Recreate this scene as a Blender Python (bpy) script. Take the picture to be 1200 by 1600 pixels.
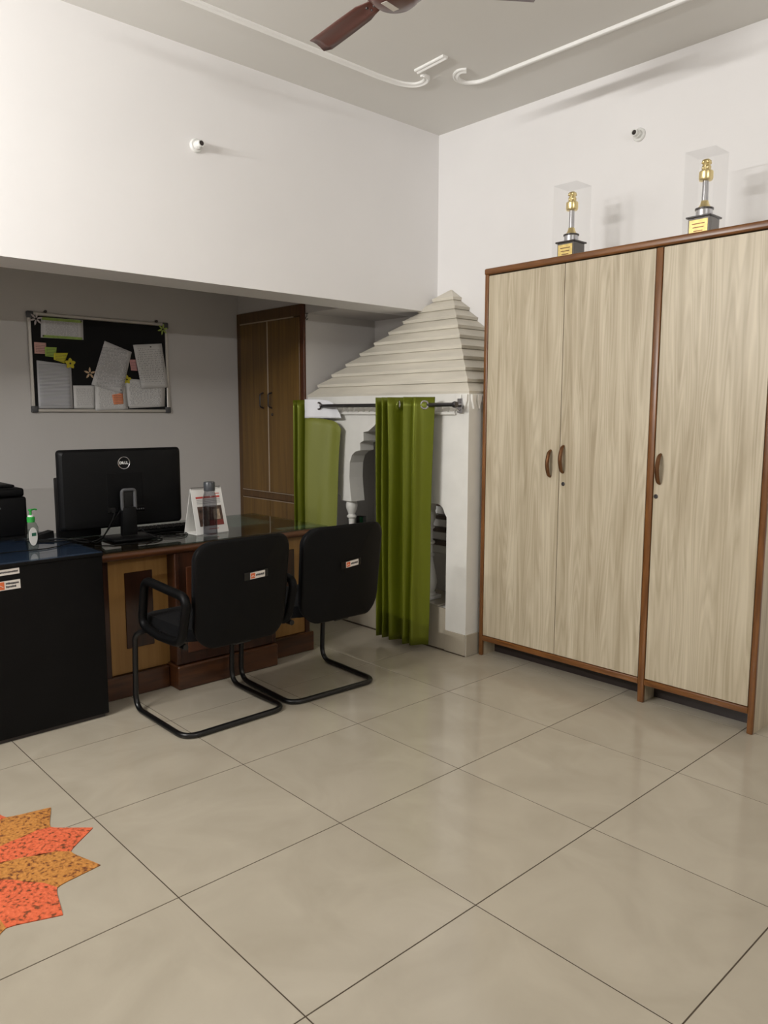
import bpy, bmesh, math, random
from mathutils import Vector, Matrix
random.seed(7)
for o in list(bpy.data.objects): bpy.data.objects.remove(o)
SC = bpy.context.scene
COL = SC.collection
PI = math.pi

# ------------------------------------------------------------------ camera
YAW, PITCH, ROLL = math.radians(-42.867), math.radians(-7.22), math.radians(0.10)
F_PX = 1205.7
fwd = Vector((-math.sin(YAW)*math.cos(PITCH), math.cos(YAW)*math.cos(PITCH), math.sin(PITCH)))
rgt = Vector((math.cos(YAW), math.sin(YAW), 0)); up = rgt.cross(fwd)
r2 = rgt*math.cos(ROLL) + up*math.sin(ROLL); u2 = up*math.cos(ROLL) - rgt*math.sin(ROLL)
cd = bpy.data.cameras.new('camera'); cam = bpy.data.objects.new('camera', cd); COL.objects.link(cam)
cd.sensor_fit = 'HORIZONTAL'; cd.sensor_width = 36; cd.lens = 36*F_PX/1200; cd.clip_start = 0.05
m = Matrix((r2, u2, -fwd)).transposed().to_4x4(); m.translation = (-0.9687, -2.5061, 1.3756)
cam.matrix_world = m
SC.camera = cam

# ------------------------------------------------------------------ world, lights, exposure
w = bpy.data.worlds.new('world'); SC.world = w; w.use_nodes = True
w.node_tree.nodes['Background'].inputs[0].default_value = (0.8, 0.85, 1, 1)
w.node_tree.nodes['Background'].inputs[1].default_value = 0.0
SC.view_settings.view_transform = 'Standard'; SC.view_settings.look = 'None'
SC.view_settings.gamma = 1; SC.view_settings.use_curve_mapping = False
SC.view_settings.exposure = -0.05
TUBE_W, FILL_W = 100, 26
def tube_lamp(name, loc, rot, watts, L=1.2):
    l = bpy.data.lights.new(name, 'AREA'); l.shape = 'RECTANGLE'; l.size = L; l.size_y = 0.03
    l.energy = watts; l.color = (1.0, 0.985, 0.965)
    o = bpy.data.objects.new(name, l); COL.objects.link(o); o.location = loc; o.rotation_euler = rot
    return o
# a tube light on the wall across from the wardrobe and an added fill lamp on the wall behind the camera
tube_lamp('tube_light_glow', (-2.19, 0.10, 2.50), (PI/2, 0, -PI/2), TUBE_W)
tube_lamp('added_rear_fill_glow', (0.2, -4.09, 2.45), (PI/2, 0, 0), FILL_W)

# ------------------------------------------------------------------ helpers
def lin(c):
    return tuple((x/12.92 if x <= 0.04045 else ((x+0.055)/1.055)**2.4) for x in (v/255 for v in c))
def new_mat(name):
    mt = bpy.data.materials.new(name); mt.use_nodes = True
    nt = mt.node_tree; return mt, nt, nt.nodes['Principled BSDF']
def mat(name, rgb, rough=0.5, metal=0.0, var=0.0, scale=8, bump=0.0, bscale=60, stretch=(1,1,1), spec=0.5, sheen=0.0, coat=0.0):
    mt, nt, b = new_mat(name); c = lin(rgb)
    b.inputs['Base Color'].default_value = (*c, 1); b.inputs['Roughness'].default_value = rough
    b.inputs['Metallic'].default_value = metal; b.inputs['Specular IOR Level'].default_value = spec
    if sheen: b.inputs['Sheen Weight'].default_value = sheen
    if coat: b.inputs['Coat Weight'].default_value = coat; b.inputs['Coat Roughness'].default_value = 0.15
    tc = nt.nodes.new('ShaderNodeTexCoord'); mp = nt.nodes.new('ShaderNodeMapping')
    mp.inputs['Scale'].default_value = stretch; nt.links.new(tc.outputs['Object'], mp.inputs[0])
    nz = nt.nodes.new('ShaderNodeTexNoise'); nz.inputs['Scale'].default_value = scale; nz.inputs['Detail'].default_value = 5
    nt.links.new(mp.outputs[0], nz.inputs[0])
    mx = nt.nodes.new('ShaderNodeMapRange'); mx.inputs[3].default_value = 1-var; mx.inputs[4].default_value = 1+var
    mx.inputs[1].default_value = 0.25; mx.inputs[2].default_value = 0.75
    nt.links.new(nz.outputs[0], mx.inputs[0])
    ml = nt.nodes.new('ShaderNodeVectorMath'); ml.operation = 'SCALE'; ml.inputs[0].default_value = c
    nt.links.new(mx.outputs[0], ml.inputs['Scale']); nt.links.new(ml.outputs[0], b.inputs['Base Color'])
    if bump:
        n2 = nt.nodes.new('ShaderNodeTexNoise'); n2.inputs['Scale'].default_value = bscale; n2.inputs['Detail'].default_value = 4
        nt.links.new(mp.outputs[0], n2.inputs[0])
        bp = nt.nodes.new('ShaderNodeBump'); bp.inputs['Strength'].default_value = bump; bp.inputs['Distance'].default_value = 0.004
        nt.links.new(n2.outputs[0], bp.inputs['Height']); nt.links.new(bp.outputs[0], b.inputs['Normal'])
    return mt
def wood(name, c1, c2, rough=0.4, grain=(14, 14, 0.7), contrast=(0.35, 0.7), wave=0.0, wscale=6, fine=0.3):
    """grain runs along local Z unless the stretch says otherwise"""
    mt, nt, b = new_mat(name); b.inputs['Roughness'].default_value = rough
    tc = nt.nodes.new('ShaderNodeTexCoord'); mp = nt.nodes.new('ShaderNodeMapping')
    mp.inputs['Scale'].default_value = grain; nt.links.new(tc.outputs['Object'], mp.inputs[0])
    nz = nt.nodes.new('ShaderNodeTexNoise'); nz.inputs['Scale'].default_value = 1.6; nz.inputs['Detail'].default_value = 8; nz.inputs['Distortion'].default_value = 0.6
    nt.links.new(mp.outputs[0], nz.inputs[0])
    # contour lines of a stretched noise: flame-like laminate figure
    mul = nt.nodes.new('ShaderNodeMath'); mul.operation = 'MULTIPLY'; mul.inputs[1].default_value = wscale
    n3 = nt.nodes.new('ShaderNodeTexNoise'); n3.inputs['Scale'].default_value = 0.55; n3.inputs['Detail'].default_value = 2.5
    nt.links.new(mp.outputs[0], n3.inputs[0]); nt.links.new(n3.outputs[0], mul.inputs[0])
    fr = nt.nodes.new('ShaderNodeMath'); fr.operation = 'PINGPONG'; fr.inputs[1].default_value = 0.5
    nt.links.new(mul.outputs[0], fr.inputs[0])
    fm = nt.nodes.new('ShaderNodeMath'); fm.operation = 'MULTIPLY_ADD'; fm.inputs[1].default_value = wave; 
    nt.links.new(fr.outputs[0], fm.inputs[0]); nt.links.new(nz.outputs[0], fm.inputs[2])
    rp = nt.nodes.new('ShaderNodeValToRGB'); rp.color_ramp.elements[0].position = contrast[0]; rp.color_ramp.elements[1].position = contrast[1]
    rp.color_ramp.elements[0].color = (*lin(c1), 1); rp.color_ramp.elements[1].color = (*lin(c2), 1)
    nt.links.new(fm.outputs[0], rp.inputs[0]); nt.links.new(rp.outputs[0], b.inputs['Base Color'])
    bp = nt.nodes.new('ShaderNodeBump'); bp.inputs['Strength'].default_value = 0.08; bp.inputs['Distance'].default_value = 0.002
    nt.links.new(nz.outputs[0], bp.inputs['Height']); nt.links.new(bp.outputs[0], b.inputs['Normal'])
    return mt
def glass(name, rgb, rough=0.0, ior=1.45, thin=0.0):
    """clear sheet: mostly transparent, with fresnel reflection"""
    mt, nt, b = new_mat(name); nt.nodes.remove(b)
    out = nt.nodes['Material Output']
    t = nt.nodes.new('ShaderNodeBsdfTransparent'); t.inputs[0].default_value = (*lin(rgb), 1)
    g = nt.nodes.new('ShaderNodeBsdfGlossy'); g.inputs['Roughness'].default_value = rough
    # Schlick reflectance, the same on both faces of the sheet
    lw = nt.nodes.new('ShaderNodeLayerWeight'); lw.inputs['Blend'].default_value = 0.5
    pw = nt.nodes.new('ShaderNodeMath'); pw.operation = 'POWER'; pw.inputs[1].default_value = 5
    f0 = ((ior-1)/(ior+1))**2
    f = nt.nodes.new('ShaderNodeMath'); f.operation = 'MULTIPLY_ADD'; f.inputs[1].default_value = 1-f0; f.inputs[2].default_value = f0
    nt.links.new(lw.outputs['Facing'], pw.inputs[0]); nt.links.new(pw.outputs[0], f.inputs[0])
    mx = nt.nodes.new('ShaderNodeMixShader')
    nt.links.new(f.outputs[0], mx.inputs[0]); nt.links.new(t.outputs[0], mx.inputs[1]); nt.links.new(g.outputs[0], mx.inputs[2])
    nt.links.new(mx.outputs[0], out.inputs[0]); return mt
def print_paper(name, rgb, ink=(90,90,95), rows=40, margin=0.12, fill=0.55):
    """paper with rows of unreadable fine print, in generated coordinates (x across, z up)"""
    mt, nt, b = new_mat(name); b.inputs['Roughness'].default_value = 0.7
    tc = nt.nodes.new('ShaderNodeTexCoord'); sp = nt.nodes.new('ShaderNodeSeparateXYZ'); nt.links.new(tc.outputs['Generated'], sp.inputs[0])
    def math_(op, a, bb=None):
        n = nt.nodes.new('ShaderNodeMath'); n.operation = op
        for k, v in enumerate((a, bb)):
            if v is None: continue
            if isinstance(v, (int, float)): n.inputs[k].default_value = v
            else: nt.links.new(v, n.inputs[k])
        return n.outputs[0]
    row = math_('FRACT', math_('MULTIPLY', sp.outputs['Z'], rows)); line = math_('LESS_THAN', row, 0.45)
    cmb = nt.nodes.new('ShaderNodeCombineXYZ')
    nt.links.new(math_('MULTIPLY', sp.outputs['X'], 26), cmb.inputs[0]); nt.links.new(math_('FLOOR', math_('MULTIPLY', sp.outputs['Z'], rows)), cmb.inputs[2])
    wn = nt.nodes.new('ShaderNodeTexNoise'); wn.inputs['Scale'].default_value = 1.0; nt.links.new(cmb.outputs[0], wn.inputs[0])
    words = math_('GREATER_THAN', wn.outputs[0], 1-fill)
    inx = math_('MULTIPLY', math_('GREATER_THAN', sp.outputs['X'], margin), math_('LESS_THAN', sp.outputs['X'], 1-margin))
    inz = math_('MULTIPLY', math_('GREATER_THAN', sp.outputs['Z'], margin), math_('LESS_THAN', sp.outputs['Z'], 1-margin))
    msk = math_('MULTIPLY', math_('MULTIPLY', line, words), math_('MULTIPLY', inx, inz))
    mx = nt.nodes.new('ShaderNodeMix'); mx.data_type = 'RGBA'
    mx.inputs[6].default_value = (*lin(rgb), 1); mx.inputs[7].default_value = (*lin(ink), 1)
    nt.links.new(math_('MULTIPLY', msk, 0.6), mx.inputs[0]); nt.links.new(mx.outputs[2], b.inputs['Base Color'])
    return mt

class MB:
    def __init__(s): s.bm = bmesh.new()
    def box(s, a, b, bev=0.0, seg=1):
        a, b = Vector(a), Vector(b); c = (a+b)/2; d = b-a
        r = bmesh.ops.create_cube(s.bm, size=1, matrix=Matrix.Translation(c) @ Matrix.Diagonal((abs(d.x), abs(d.y), abs(d.z), 1)))
        if bev:
            es = list({e for v in r['verts'] for e in v.link_edges})
            bmesh.ops.bevel(s.bm, geom=es, offset=bev, segments=seg, affect='EDGES', profile=0.5)
        return s
    def tube(s, pts, rad, n=10, closed=False, cap=True):
        pts = [Vector(p) for p in pts]; N = len(pts); rings = []; nrm = None
        for i, p in enumerate(pts):
            if closed: t = pts[(i+1) % N]-pts[i-1]
            else: t = pts[min(i+1, N-1)]-pts[max(i-1, 0)]
            t.normalize()
            if nrm is None:
                nrm = t.orthogonal().normalized()
            else:
                nrm = nrm - t*nrm.dot(t)
                if nrm.length < 1e-6: nrm = t.orthogonal()
                nrm.normalize()
            bn = t.cross(nrm)
            rr = rad[i] if isinstance(rad, (list, tuple)) else rad
            rings.append([s.bm.verts.new(p + (nrm*math.cos(2*PI*k/n) + bn*math.sin(2*PI*k/n))*rr) for k in range(n)])
        for i in range(N if closed else N-1):
            A, B = rings[i], rings[(i+1) % N]
            for k in range(n): s.bm.faces.new((A[k], A[(k+1) % n], B[(k+1) % n], B[k]))
        if cap and not closed:
            s.bm.faces.new(list(reversed(rings[0]))); s.bm.faces.new(rings[-1])
        return s
    def lathe(s, prof, c=(0,0,0), n=24, axis='Z', arc=None):
        c = Vector(c); rings = []
        def pt(r, h, a):
            x, y = r*math.cos(a), r*math.sin(a)
            return c + (Vector((x, y, h)) if axis == 'Z' else Vector((h, x, y)) if axis == 'X' else Vector((y, h, x)))
        for r, h in prof: rings.append([s.bm.verts.new(pt(max(r, 1e-5), h, 2*PI*k/n)) for k in range(n)])
        for A, B in zip(rings, rings[1:]):
            for k in range(n): s.bm.faces.new((A[k], A[(k+1) % n], B[(k+1) % n], B[k]))
        if prof[0][0] > 1e-4: s.bm.faces.new(list(reversed(rings[0])))
        if prof[-1][0] > 1e-4: s.bm.faces.new(rings[-1])
        return s
    def prism(s, poly, lo, hi, axis='X', bev=0.0):
        """poly in the two other axes, extruded along axis from lo to hi"""
        def P(a, b, h): return {'X': (h, a, b), 'Y': (a, h, b), 'Z': (a, b, h)}[axis]
        A = [s.bm.verts.new(P(a, b, lo)) for a, b in poly]; B = [s.bm.verts.new(P(a, b, hi)) for a, b in poly]
        n = len(poly); fs = []
        fs.append(s.bm.faces.new(list(reversed(A)))); fs.append(s.bm.faces.new(B))
        for i in range(n): fs.append(s.bm.faces.new((A[i], A[(i+1) % n], B[(i+1) % n], B[i])))
        if bev:
            es = [e for e in fs[0].edges] + [e for e in fs[1].edges]
            bmesh.ops.bevel(s.bm, geom=es, offset=bev, segments=2, affect='EDGES', profile=0.5)
        return s
    def hexa(s, p):
        """8 corner points: 4 bottom loop, 4 top loop"""
        v = [s.bm.verts.new(q) for q in p]
        for f in ((3,2,1,0), (4,5,6,7), (0,1,5,4), (1,2,6,5), (2,3,7,6), (3,0,4,7)): s.bm.faces.new([v[i] for i in f])
        return s
    def ico(s, c, r, sub=2, sc=(1,1,1)):
        bmesh.ops.create_icosphere(s.bm, subdivisions=sub, radius=r, matrix=Matrix.Translation(c) @ Matrix.Diagonal((*sc, 1))); return s
    def sheet(s, rows):
        g = [[s.bm.verts.new(p) for p in r] for r in rows]
        for A, B in zip(g, g[1:]):
            for k in range(len(A)-1): s.bm.faces.new((A[k], A[k+1], B[k+1], B[k]))
        return s
    def pad(s, outline, f, t0, t1, scales=(1, .985, .95, .85, .6, .3)):
        """closed cushion: outline (u,v) mapped by f(u,v,side) where side in [0,1]; rounded at the rim"""
        cu = sum(p[0] for p in outline)/len(outline); cv = sum(p[1] for p in outline)/len(outline)
        def ring(k, d): return [s.bm.verts.new(f(cu+(u-cu)*k, cv+(v-cv)*k, d)) for u, v in outline]
        rim = [(0.975, t0), (1.0, t0+(t1-t0)*.3), (1.0, t0+(t1-t0)*.7), (0.975, t1)]
        rings = [ring(k, t0) for k in reversed((.93, .8, .55, .25))] + [ring(k, d) for k, d in rim] + [ring(k, t1) for k in (.93, .8, .55, .25)]
        n = len(outline)
        for A, B in zip(rings, rings[1:]):
            for k in range(n): s.bm.faces.new((A[k], A[(k+1) % n], B[(k+1) % n], B[k]))
        s.bm.faces.new(list(reversed(rings[0]))); s.bm.faces.new(rings[-1]); return s
    def build(s, name, mt, parent=None, smooth=35, tri=False):
        bmesh.ops.recalc_face_normals(s.bm, faces=s.bm.faces)
        if tri: bmesh.ops.triangulate(s.bm, faces=[f for f in s.bm.faces if len(f.verts) > 4])
        me = bpy.data.meshes.new(name); s.bm.to_mesh(me); s.bm.free()
        if smooth:
            me.polygons.foreach_set('use_smooth', [True]*len(me.polygons)); me.set_sharp_from_angle(angle=math.radians(smooth))
        if mt: me.materials.append(mt)
        return link(name, me, parent)
def link(name, me, parent=None):
    o = bpy.data.objects.new(name, me); COL.objects.link(o)
    if parent: o.parent = parent
    return o
def thing(name, label, cat, loc=(0,0,0), rz=0.0, group=None):
    o = bpy.data.objects.new(name, None); COL.objects.link(o); o.empty_display_size = 0.1
    o.location = loc; o.rotation_euler = (0, 0, rz); return tag(o, label, cat, group)
def tag(o, label, cat, group=None):
    o['label'] = label; o['category'] = cat
    if group: o['group'] = group
    return o
def struct(o, label=None):
    o['kind'] = 'structure'
    if label: o['label'] = label
    return o
def fillet(pts, r, n=6):
    pts = [Vector(p) for p in pts]; out = [pts[0]]
    for a, b, c in zip(pts, pts[1:], pts[2:]):
        d1, d2 = (a-b), (c-b); k = min(r, d1.length*.48, d2.length*.48)
        p, q = b+d1.normalized()*k, b+d2.normalized()*k
        for i in range(n+1):
            t = i/n; out.append((1-t)**2*p + 2*t*(1-t)*b + t*t*q)
    out.append(pts[-1]); return out
def rrect(w, h, r, n=5, cx=0, cy=0, rb=None):
    """rounded rectangle outline, rb = radius of the two bottom corners"""
    rb = r if rb is None else rb; P = []
    for (sx, sy, a0, rr) in ((1, 1, 0, r), (-1, 1, 90, r), (-1, -1, 180, rb), (1, -1, 270, rb)):
        for i in range(n+1):
            a = math.radians(a0+90*i/n)
            P.append((cx+sx*(w/2-rr)+rr*math.cos(a), cy+sy*(h/2-rr)+rr*math.sin(a)))
    return P
def smoothpath(pts, n=8):
    """Catmull-Rom through the points (tuples of any length)"""
    P = [pts[0]]+list(pts)+[pts[-1]]; out = []
    for i in range(1, len(P)-2):
        for k in range(n):
            t = k/n; a, b, c, d = P[i-1], P[i], P[i+1], P[i+2]
            out.append(tuple(0.5*(2*b[j]+(c[j]-a[j])*t+(2*a[j]-5*b[j]+4*c[j]-d[j])*t*t+(3*b[j]-a[j]-3*c[j]+d[j])*t**3) for j in range(len(b))))
    out.append(tuple(pts[-1])); return out

# ------------------------------------------------------------------ materials
M = {}
M['wall'] = mat('white_wall_paint', (238,236,235), 0.6, var=0.02, scale=2, bump=0.05, bscale=30)
M['alcove'] = mat('shade_darkened_white_paint', (198,194,190), 0.65, var=0.04, scale=1.6, bump=0.05, bscale=30)  # alcove shade put into the colour: white paint toned darker
M['ceil'] = mat('ceiling_paint', (226,224,219), 0.75, var=0.015, scale=2)
M['plaster'] = mat('white_plaster', (244,243,240), 0.4, var=0.02, scale=10, bump=0.05, bscale=60)
M['temple'] = mat('temple_white_paint', (226,224,218), 0.5, var=0.04, scale=9, bump=0.12, bscale=25)
M['roof'] = mat('aged_white_roof_paint', (212,206,192), 0.5, var=0.12, scale=7, bump=0.25, bscale=22, stretch=(1,.35,2.5))
M['grout'] = mat('dark_grout', (70,58,44), 0.9, var=0.1)
M['laminate'] = wood('pale_laminate', (168,154,128), (204,192,168), 0.42, grain=(13, 13, 0.75), contrast=(0.36, 0.80), wave=0.36, wscale=24)
M['brown'] = wood('brown_edge_wood', (94,56,24), (132,86,44), 0.32, grain=(30, 30, 3), contrast=(0.3, 0.7))
M['brown_rail'] = wood('brown_rail_wood', (94,56,24), (132,86,44), 0.32, grain=(30, 3, 30), contrast=(0.3, 0.7))
M['oak'] = wood('cupboard_veneer', (86,60,24), (116,86,38), 0.35, grain=(22, 22, 0.8), contrast=(0.3, 0.75), wave=0.25)
M['oakdark'] = wood('cupboard_frame_wood', (72,48,20), (98,68,32), 0.35, grain=(22, 22, 0.8), contrast=(0.3, 0.75))
M['redbrown'] = wood('red_brown_wood', (66,33,15), (94,50,24), 0.4, grain=(20, 20, 2), contrast=(0.3, 0.7))
M['mahog'] = wood('desk_mahogany', (36,18,10), (60,32,18), 0.3, grain=(16, 16, 1.5), contrast=(0.3, 0.7), wave=0.2)
M['mahog_h'] = wood('desk_mahogany_rail', (54,29,14), (88,52,28), 0.28, grain=(2, 16, 16), contrast=(0.3, 0.7))
M['ply'] = wood('desk_honey_veneer', (146,106,56), (170,130,74), 0.4, grain=(18, 18, 1.0), contrast=(0.25, 0.8))
M['black'] = mat('black_plastic', (7,7,8), 0.5, var=0.1, scale=30, spec=0.16)
M['blackm'] = mat('black_matte_plastic', (7,7,8), 0.5, spec=0.18, bump=0.15, bscale=300)
M['blackgloss'] = mat('black_gloss_plastic', (8,8,9), 0.18)
M['steelblack'] = mat('black_powder_coat', (11,11,12), 0.3, bump=0.03, bscale=200)
M['fabric'] = mat('black_seat_cloth', (7,7,9), 0.9, spec=0.15, var=0.15, scale=150, bump=0.4, bscale=400, sheen=0.02)
M['sheet'] = mat('black_scuffed_board', (11,10,10), 0.5, var=0.35, scale=5, bump=0.05, bscale=40, spec=0.15)
M['greyplastic'] = mat('grey_plastic', (74,74,76), 0.4)
M['silver'] = mat('silver_metal', (196,196,200), 0.22, metal=1.0)
M['alu'] = mat('brushed_aluminium', (190,186,180), 0.4, metal=0.6)
M['chrome'] = mat('chrome', (200,200,205), 0.12, metal=1.0)
M['gunmetal'] = mat('gunmetal_rod', (96,94,96), 0.28, metal=0.9)
M['gold'] = mat('polished_gold', (236,216,158), 0.28, metal=1.0, bump=0.05, bscale=80)
M['plaque'] = mat('brass_plaque', (224,198,124), 0.4, metal=0.5, var=0.2, scale=60)
M['bronze'] = mat('bronze_handle', (120,84,56), 0.28, metal=0.75, var=0.12, scale=60)
M['trobase'] = mat('dark_trophy_plinth', (92,86,82), 0.3, metal=0.2)
M['trorim'] = mat('trophy_plinth_rim', (48,40,38), 0.3)
M['white'] = mat('white_plastic', (228,228,224), 0.4)
M['paper'] = print_paper('printed_paper', (208,206,206), rows=44)
M['paper2'] = print_paper('printed_letter', (212,210,208), rows=26, fill=0.5)
M['papertab'] = print_paper('printed_table', (200,200,203), rows=34, fill=0.7, margin=0.06)
M['felt'] = mat('black_felt', (10,10,11), 0.95, sheen=0.05)
M['sticker'] = mat('white_sticker', (222,216,208), 0.5, var=0.05, scale=40)
M['orange'] = mat('orange_print', (214,104,52), 0.5)
M['ink'] = mat('dark_print', (46,44,48), 0.6)
M['cable'] = mat('black_cable', (8,8,8), 0.6, spec=0.15)
M['fan'] = mat('brown_fan_enamel', (92,56,48), 0.3, coat=0.3)
M['case'] = glass('clear_acrylic', (254,254,254), 0.02, 1.22)
M['glasstop'] = glass('table_glass', (214,226,222), 0.01, 1.55)
M['blueglass'] = glass('blue_table_glass', (230,236,240), 0.01, 1.5)
M['pet'] = glass('clear_bottle', (226,232,228), 0.05, 1.4)
M['smoke'] = glass('smoky_bottle', (228,228,230), 0.06, 1.4)
M['water'] = glass('smoky_water', (238,238,240), 0.02, 1.2)

# ================================================================== STRUCTURE
XR, YL, YB, YN, XW, ZC = 2.90, 1.14, 2.60, -4.2, -2.3, 3.18
ZB = 2.05          # underside of the dropped wall over the alcove
# floor with separate tiles
fl = struct(MB().box((XW-.1, YN-.1, -0.12), (XR+.1, YB+.1, -0.0010)).build('floor', M['grout'], smooth=0), 'floor of large glossy beige tiles with thin dark joints')
def tile_material():
    mt, nt, b = new_mat('beige_vitrified_tile')
    tc = nt.nodes.new('ShaderNodeTexCoord'); oi = nt.nodes.new('ShaderNodeObjectInfo')
    add = nt.nodes.new('ShaderNodeVectorMath'); add.operation = 'MULTIPLY_ADD'; add.inputs[1].default_value = (7, 11, 3)
    cmb = nt.nodes.new('ShaderNodeCombineXYZ')
    for k in range(3): nt.links.new(oi.outputs['Random'], cmb.inputs[k])
    nt.links.new(cmb.outputs[0], add.inputs[0]); nt.links.new(tc.outputs['Object'], add.inputs[2])
    n1 = nt.nodes.new('ShaderNodeTexNoise'); n1.inputs['Scale'].default_value = 3.2; n1.inputs['Detail'].default_value = 7; n1.inputs['Distortion'].default_value = 1.2
    nt.links.new(add.outputs[0], n1.inputs[0])
    rp = nt.nodes.new('ShaderNodeValToRGB'); e = rp.color_ramp.elements
    e[0].position = 0.3; e[0].color = (*lin((170,161,144)), 1); e[1].position = 0.72; e[1].color = (*lin((182,173,156)), 1)
    nt.links.new(n1.outputs[0], rp.inputs[0]); nt.links.new(rp.outputs[0], b.inputs['Base Color'])
    n2 = nt.nodes.new('ShaderNodeTexNoise'); n2.inputs['Scale'].default_value = 6; n2.inputs['Detail'].default_value = 3
    nt.links.new(add.outputs[0], n2.inputs[0])
    mr = nt.nodes.new('ShaderNodeMapRange'); mr.inputs[3].default_value = 0.07; mr.inputs[4].default_value = 0.17
    nt.links.new(n2.outputs[0], mr.inputs[0]); nt.links.new(mr.outputs[0], b.inputs['Roughness'])
    return mt
M['tile'] = tile_material()
t0 = MB().box((-.2981, -.2981, -.010), (.2981, .2981, 0), bev=0.0004).build('tile', M['tile'], fl, smooth=0)
tm = t0.data; first = True
for i in range(-4, 5):
    for j in range(-7, 5):
        if i*0.6 < XW-.35 or i*.6 > XR: continue
        x, y = i*0.6+.3, j*0.6+.3
        if first: o = t0; first = False
        else: o = link('tile', tm, fl)
        o.location = (x, y, 0)
# walls
def wallbox(name, a, b, mt, label=None): return struct(MB().box(a, b).build(name, mt, smooth=0), label)
wallbox('wall_right', (XR, YN-.1, -.1), (XR+.1, YB+.1, ZC+.1), M['wall'], 'plain white wall behind the wardrobe and shrine')
wallbox('wall_left', (XW-.1, YL, ZB), (XR, YL+.27, ZC+.02), M['wall'], 'white dropped wall above the alcove opening')
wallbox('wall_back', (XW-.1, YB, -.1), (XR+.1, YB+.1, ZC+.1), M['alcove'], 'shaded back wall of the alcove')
wallbox('wall_near', (XW-.1, YN-.1, -.1), (XR+.1, YN, ZC+.1), M['wall'])
wallbox('wall_far', (XW-.1, YN, -.1), (XW, YB, ZC+.1), M['wall'])
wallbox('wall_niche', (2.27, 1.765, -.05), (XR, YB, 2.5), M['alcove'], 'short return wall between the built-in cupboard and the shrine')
struct(MB().box((XW-.1, YN-.1, ZC), (XR+.1, YB+.1, ZC+.12)).build('ceiling', M['ceil'], smooth=0), 'off-white painted ceiling')
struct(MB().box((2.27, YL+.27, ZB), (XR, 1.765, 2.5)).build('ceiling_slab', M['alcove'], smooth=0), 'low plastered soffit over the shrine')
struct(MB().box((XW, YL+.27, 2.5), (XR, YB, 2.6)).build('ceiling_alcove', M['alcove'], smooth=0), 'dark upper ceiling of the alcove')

# plaster mouldings on the ceiling (double rib)
def moulding(name, path, label):
    P = [Vector((x, y, 0)) for x, y in path]
    prof = [(-.024, 0), (-.024, -.012), (-.016, -.017), (-.006, -.012), (0, -.016), (.010, -.024), (.02, -.020), (.024, -.008), (.024, 0)]
    mb = MB(); rows = []
    for i, p in enumerate(P):
        t = (P[min(i+1, len(P)-1)]-P[max(i-1, 0)]).normalized(); n = Vector((-t.y, t.x, 0))
        rows.append([p+n*a*.72+Vector((0, 0, ZC+b*.72)) for a, b in prof])
    mb.sheet(rows)
    for r in (rows[0], rows[-1]): mb.bm.faces.new([mb.bm.verts.new(q) for q in r])
    return struct(mb.build(name, M['plaster'], smooth=30), label)
moulding('trim_1', [(-1.9, .735), (0, .735), (1, .738), (2.0, .742)] + smoothpath([(2.0, .742), (2.14, .728), (2.215, .69), (2.232, .63), (2.205, .58), (2.165, .572)], 6)[1:], 'white plaster ceiling moulding parallel to the alcove, ending in a curl')
moulding('trim_2', [(2.108, .562), (2.092, .34)], 'short straight piece of white plaster moulding on the ceiling')
moulding('trim_3', [(2.47, -3.4), (2.462, -.73), (2.455, .25)] + smoothpath([(2.455, .25), (2.456, .40), (2.42, .465), (2.36, .485), (2.30, .455), (2.272, .405), (2.29, .372)], 6)[1:], 'white plaster ceiling moulding parallel to the wardrobe wall, ending in a curl')

# ================================================================== WARDROBE
WX, Y0, Y1, WH = 2.375, 0.285, -1.25, 2.15
wd = thing('wardrobe', 'tall three-door wardrobe of pale wood-grain laminate with brown edging', 'wardrobe', (WX, 0, 0))
D = XR-WX-.005
def L(*a): return a
for y0, y1, n in ((Y0-.02, Y0, 'side_panel'), (Y1, Y1+.02, 'side_panel'), (-.732, -.712, 'divider_panel')):
    MB().box((.012, y0, 0.0), (D, y1, WH-.02)).build(n, M['laminate'], wd, smooth=0)
MB().box((.012, Y1+.02, WH-.02), (D, Y0-.02, WH)).build('top_panel', M['laminate'], wd, smooth=0)
MB().box((.03, Y1+.02, .10), (D, Y0-.02, .118)).build('bottom_panel', M['laminate'], wd, smooth=0)
MB().box((.115, Y1+.02, .0), (.130, Y0-.02, .10)).build('kick_board', M['trorim'], wd, smooth=0)
MB().box((D-.012, Y1+.02, .118), (D, Y0-.02, WH-.02)).build('back_panel', M['laminate'], wd, smooth=0)
MB().box((-.006, Y0-.022, 0), (.014, Y0+.002, WH), .005, 2).build('edge_strip', M['brown'], wd)
MB().box((-.006, Y1-.002, 0), (.014, Y1+.024, WH), .005, 2).build('edge_strip', M['brown'], wd)
MB().box((-.006, -.740, 0), (.014, -.708, WH-.03), .005, 2).build('edge_strip', M['brown'], wd)
MB().box((-.012, Y1-.004, WH-.026), (.016, Y0+.004, WH+.008), .009, 3).build('top_rail', M['brown_rail'], wd)
MB().box((-.006, -.709, .088), (.014, Y0-.021, .118), .005, 2).build('bottom_rail', M['brown_rail'], wd)
MB().box((-.006, Y1+.023, .088), (.014, -.739, .118), .005, 2).build('bottom_rail', M['brown_rail'], wd)
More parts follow.
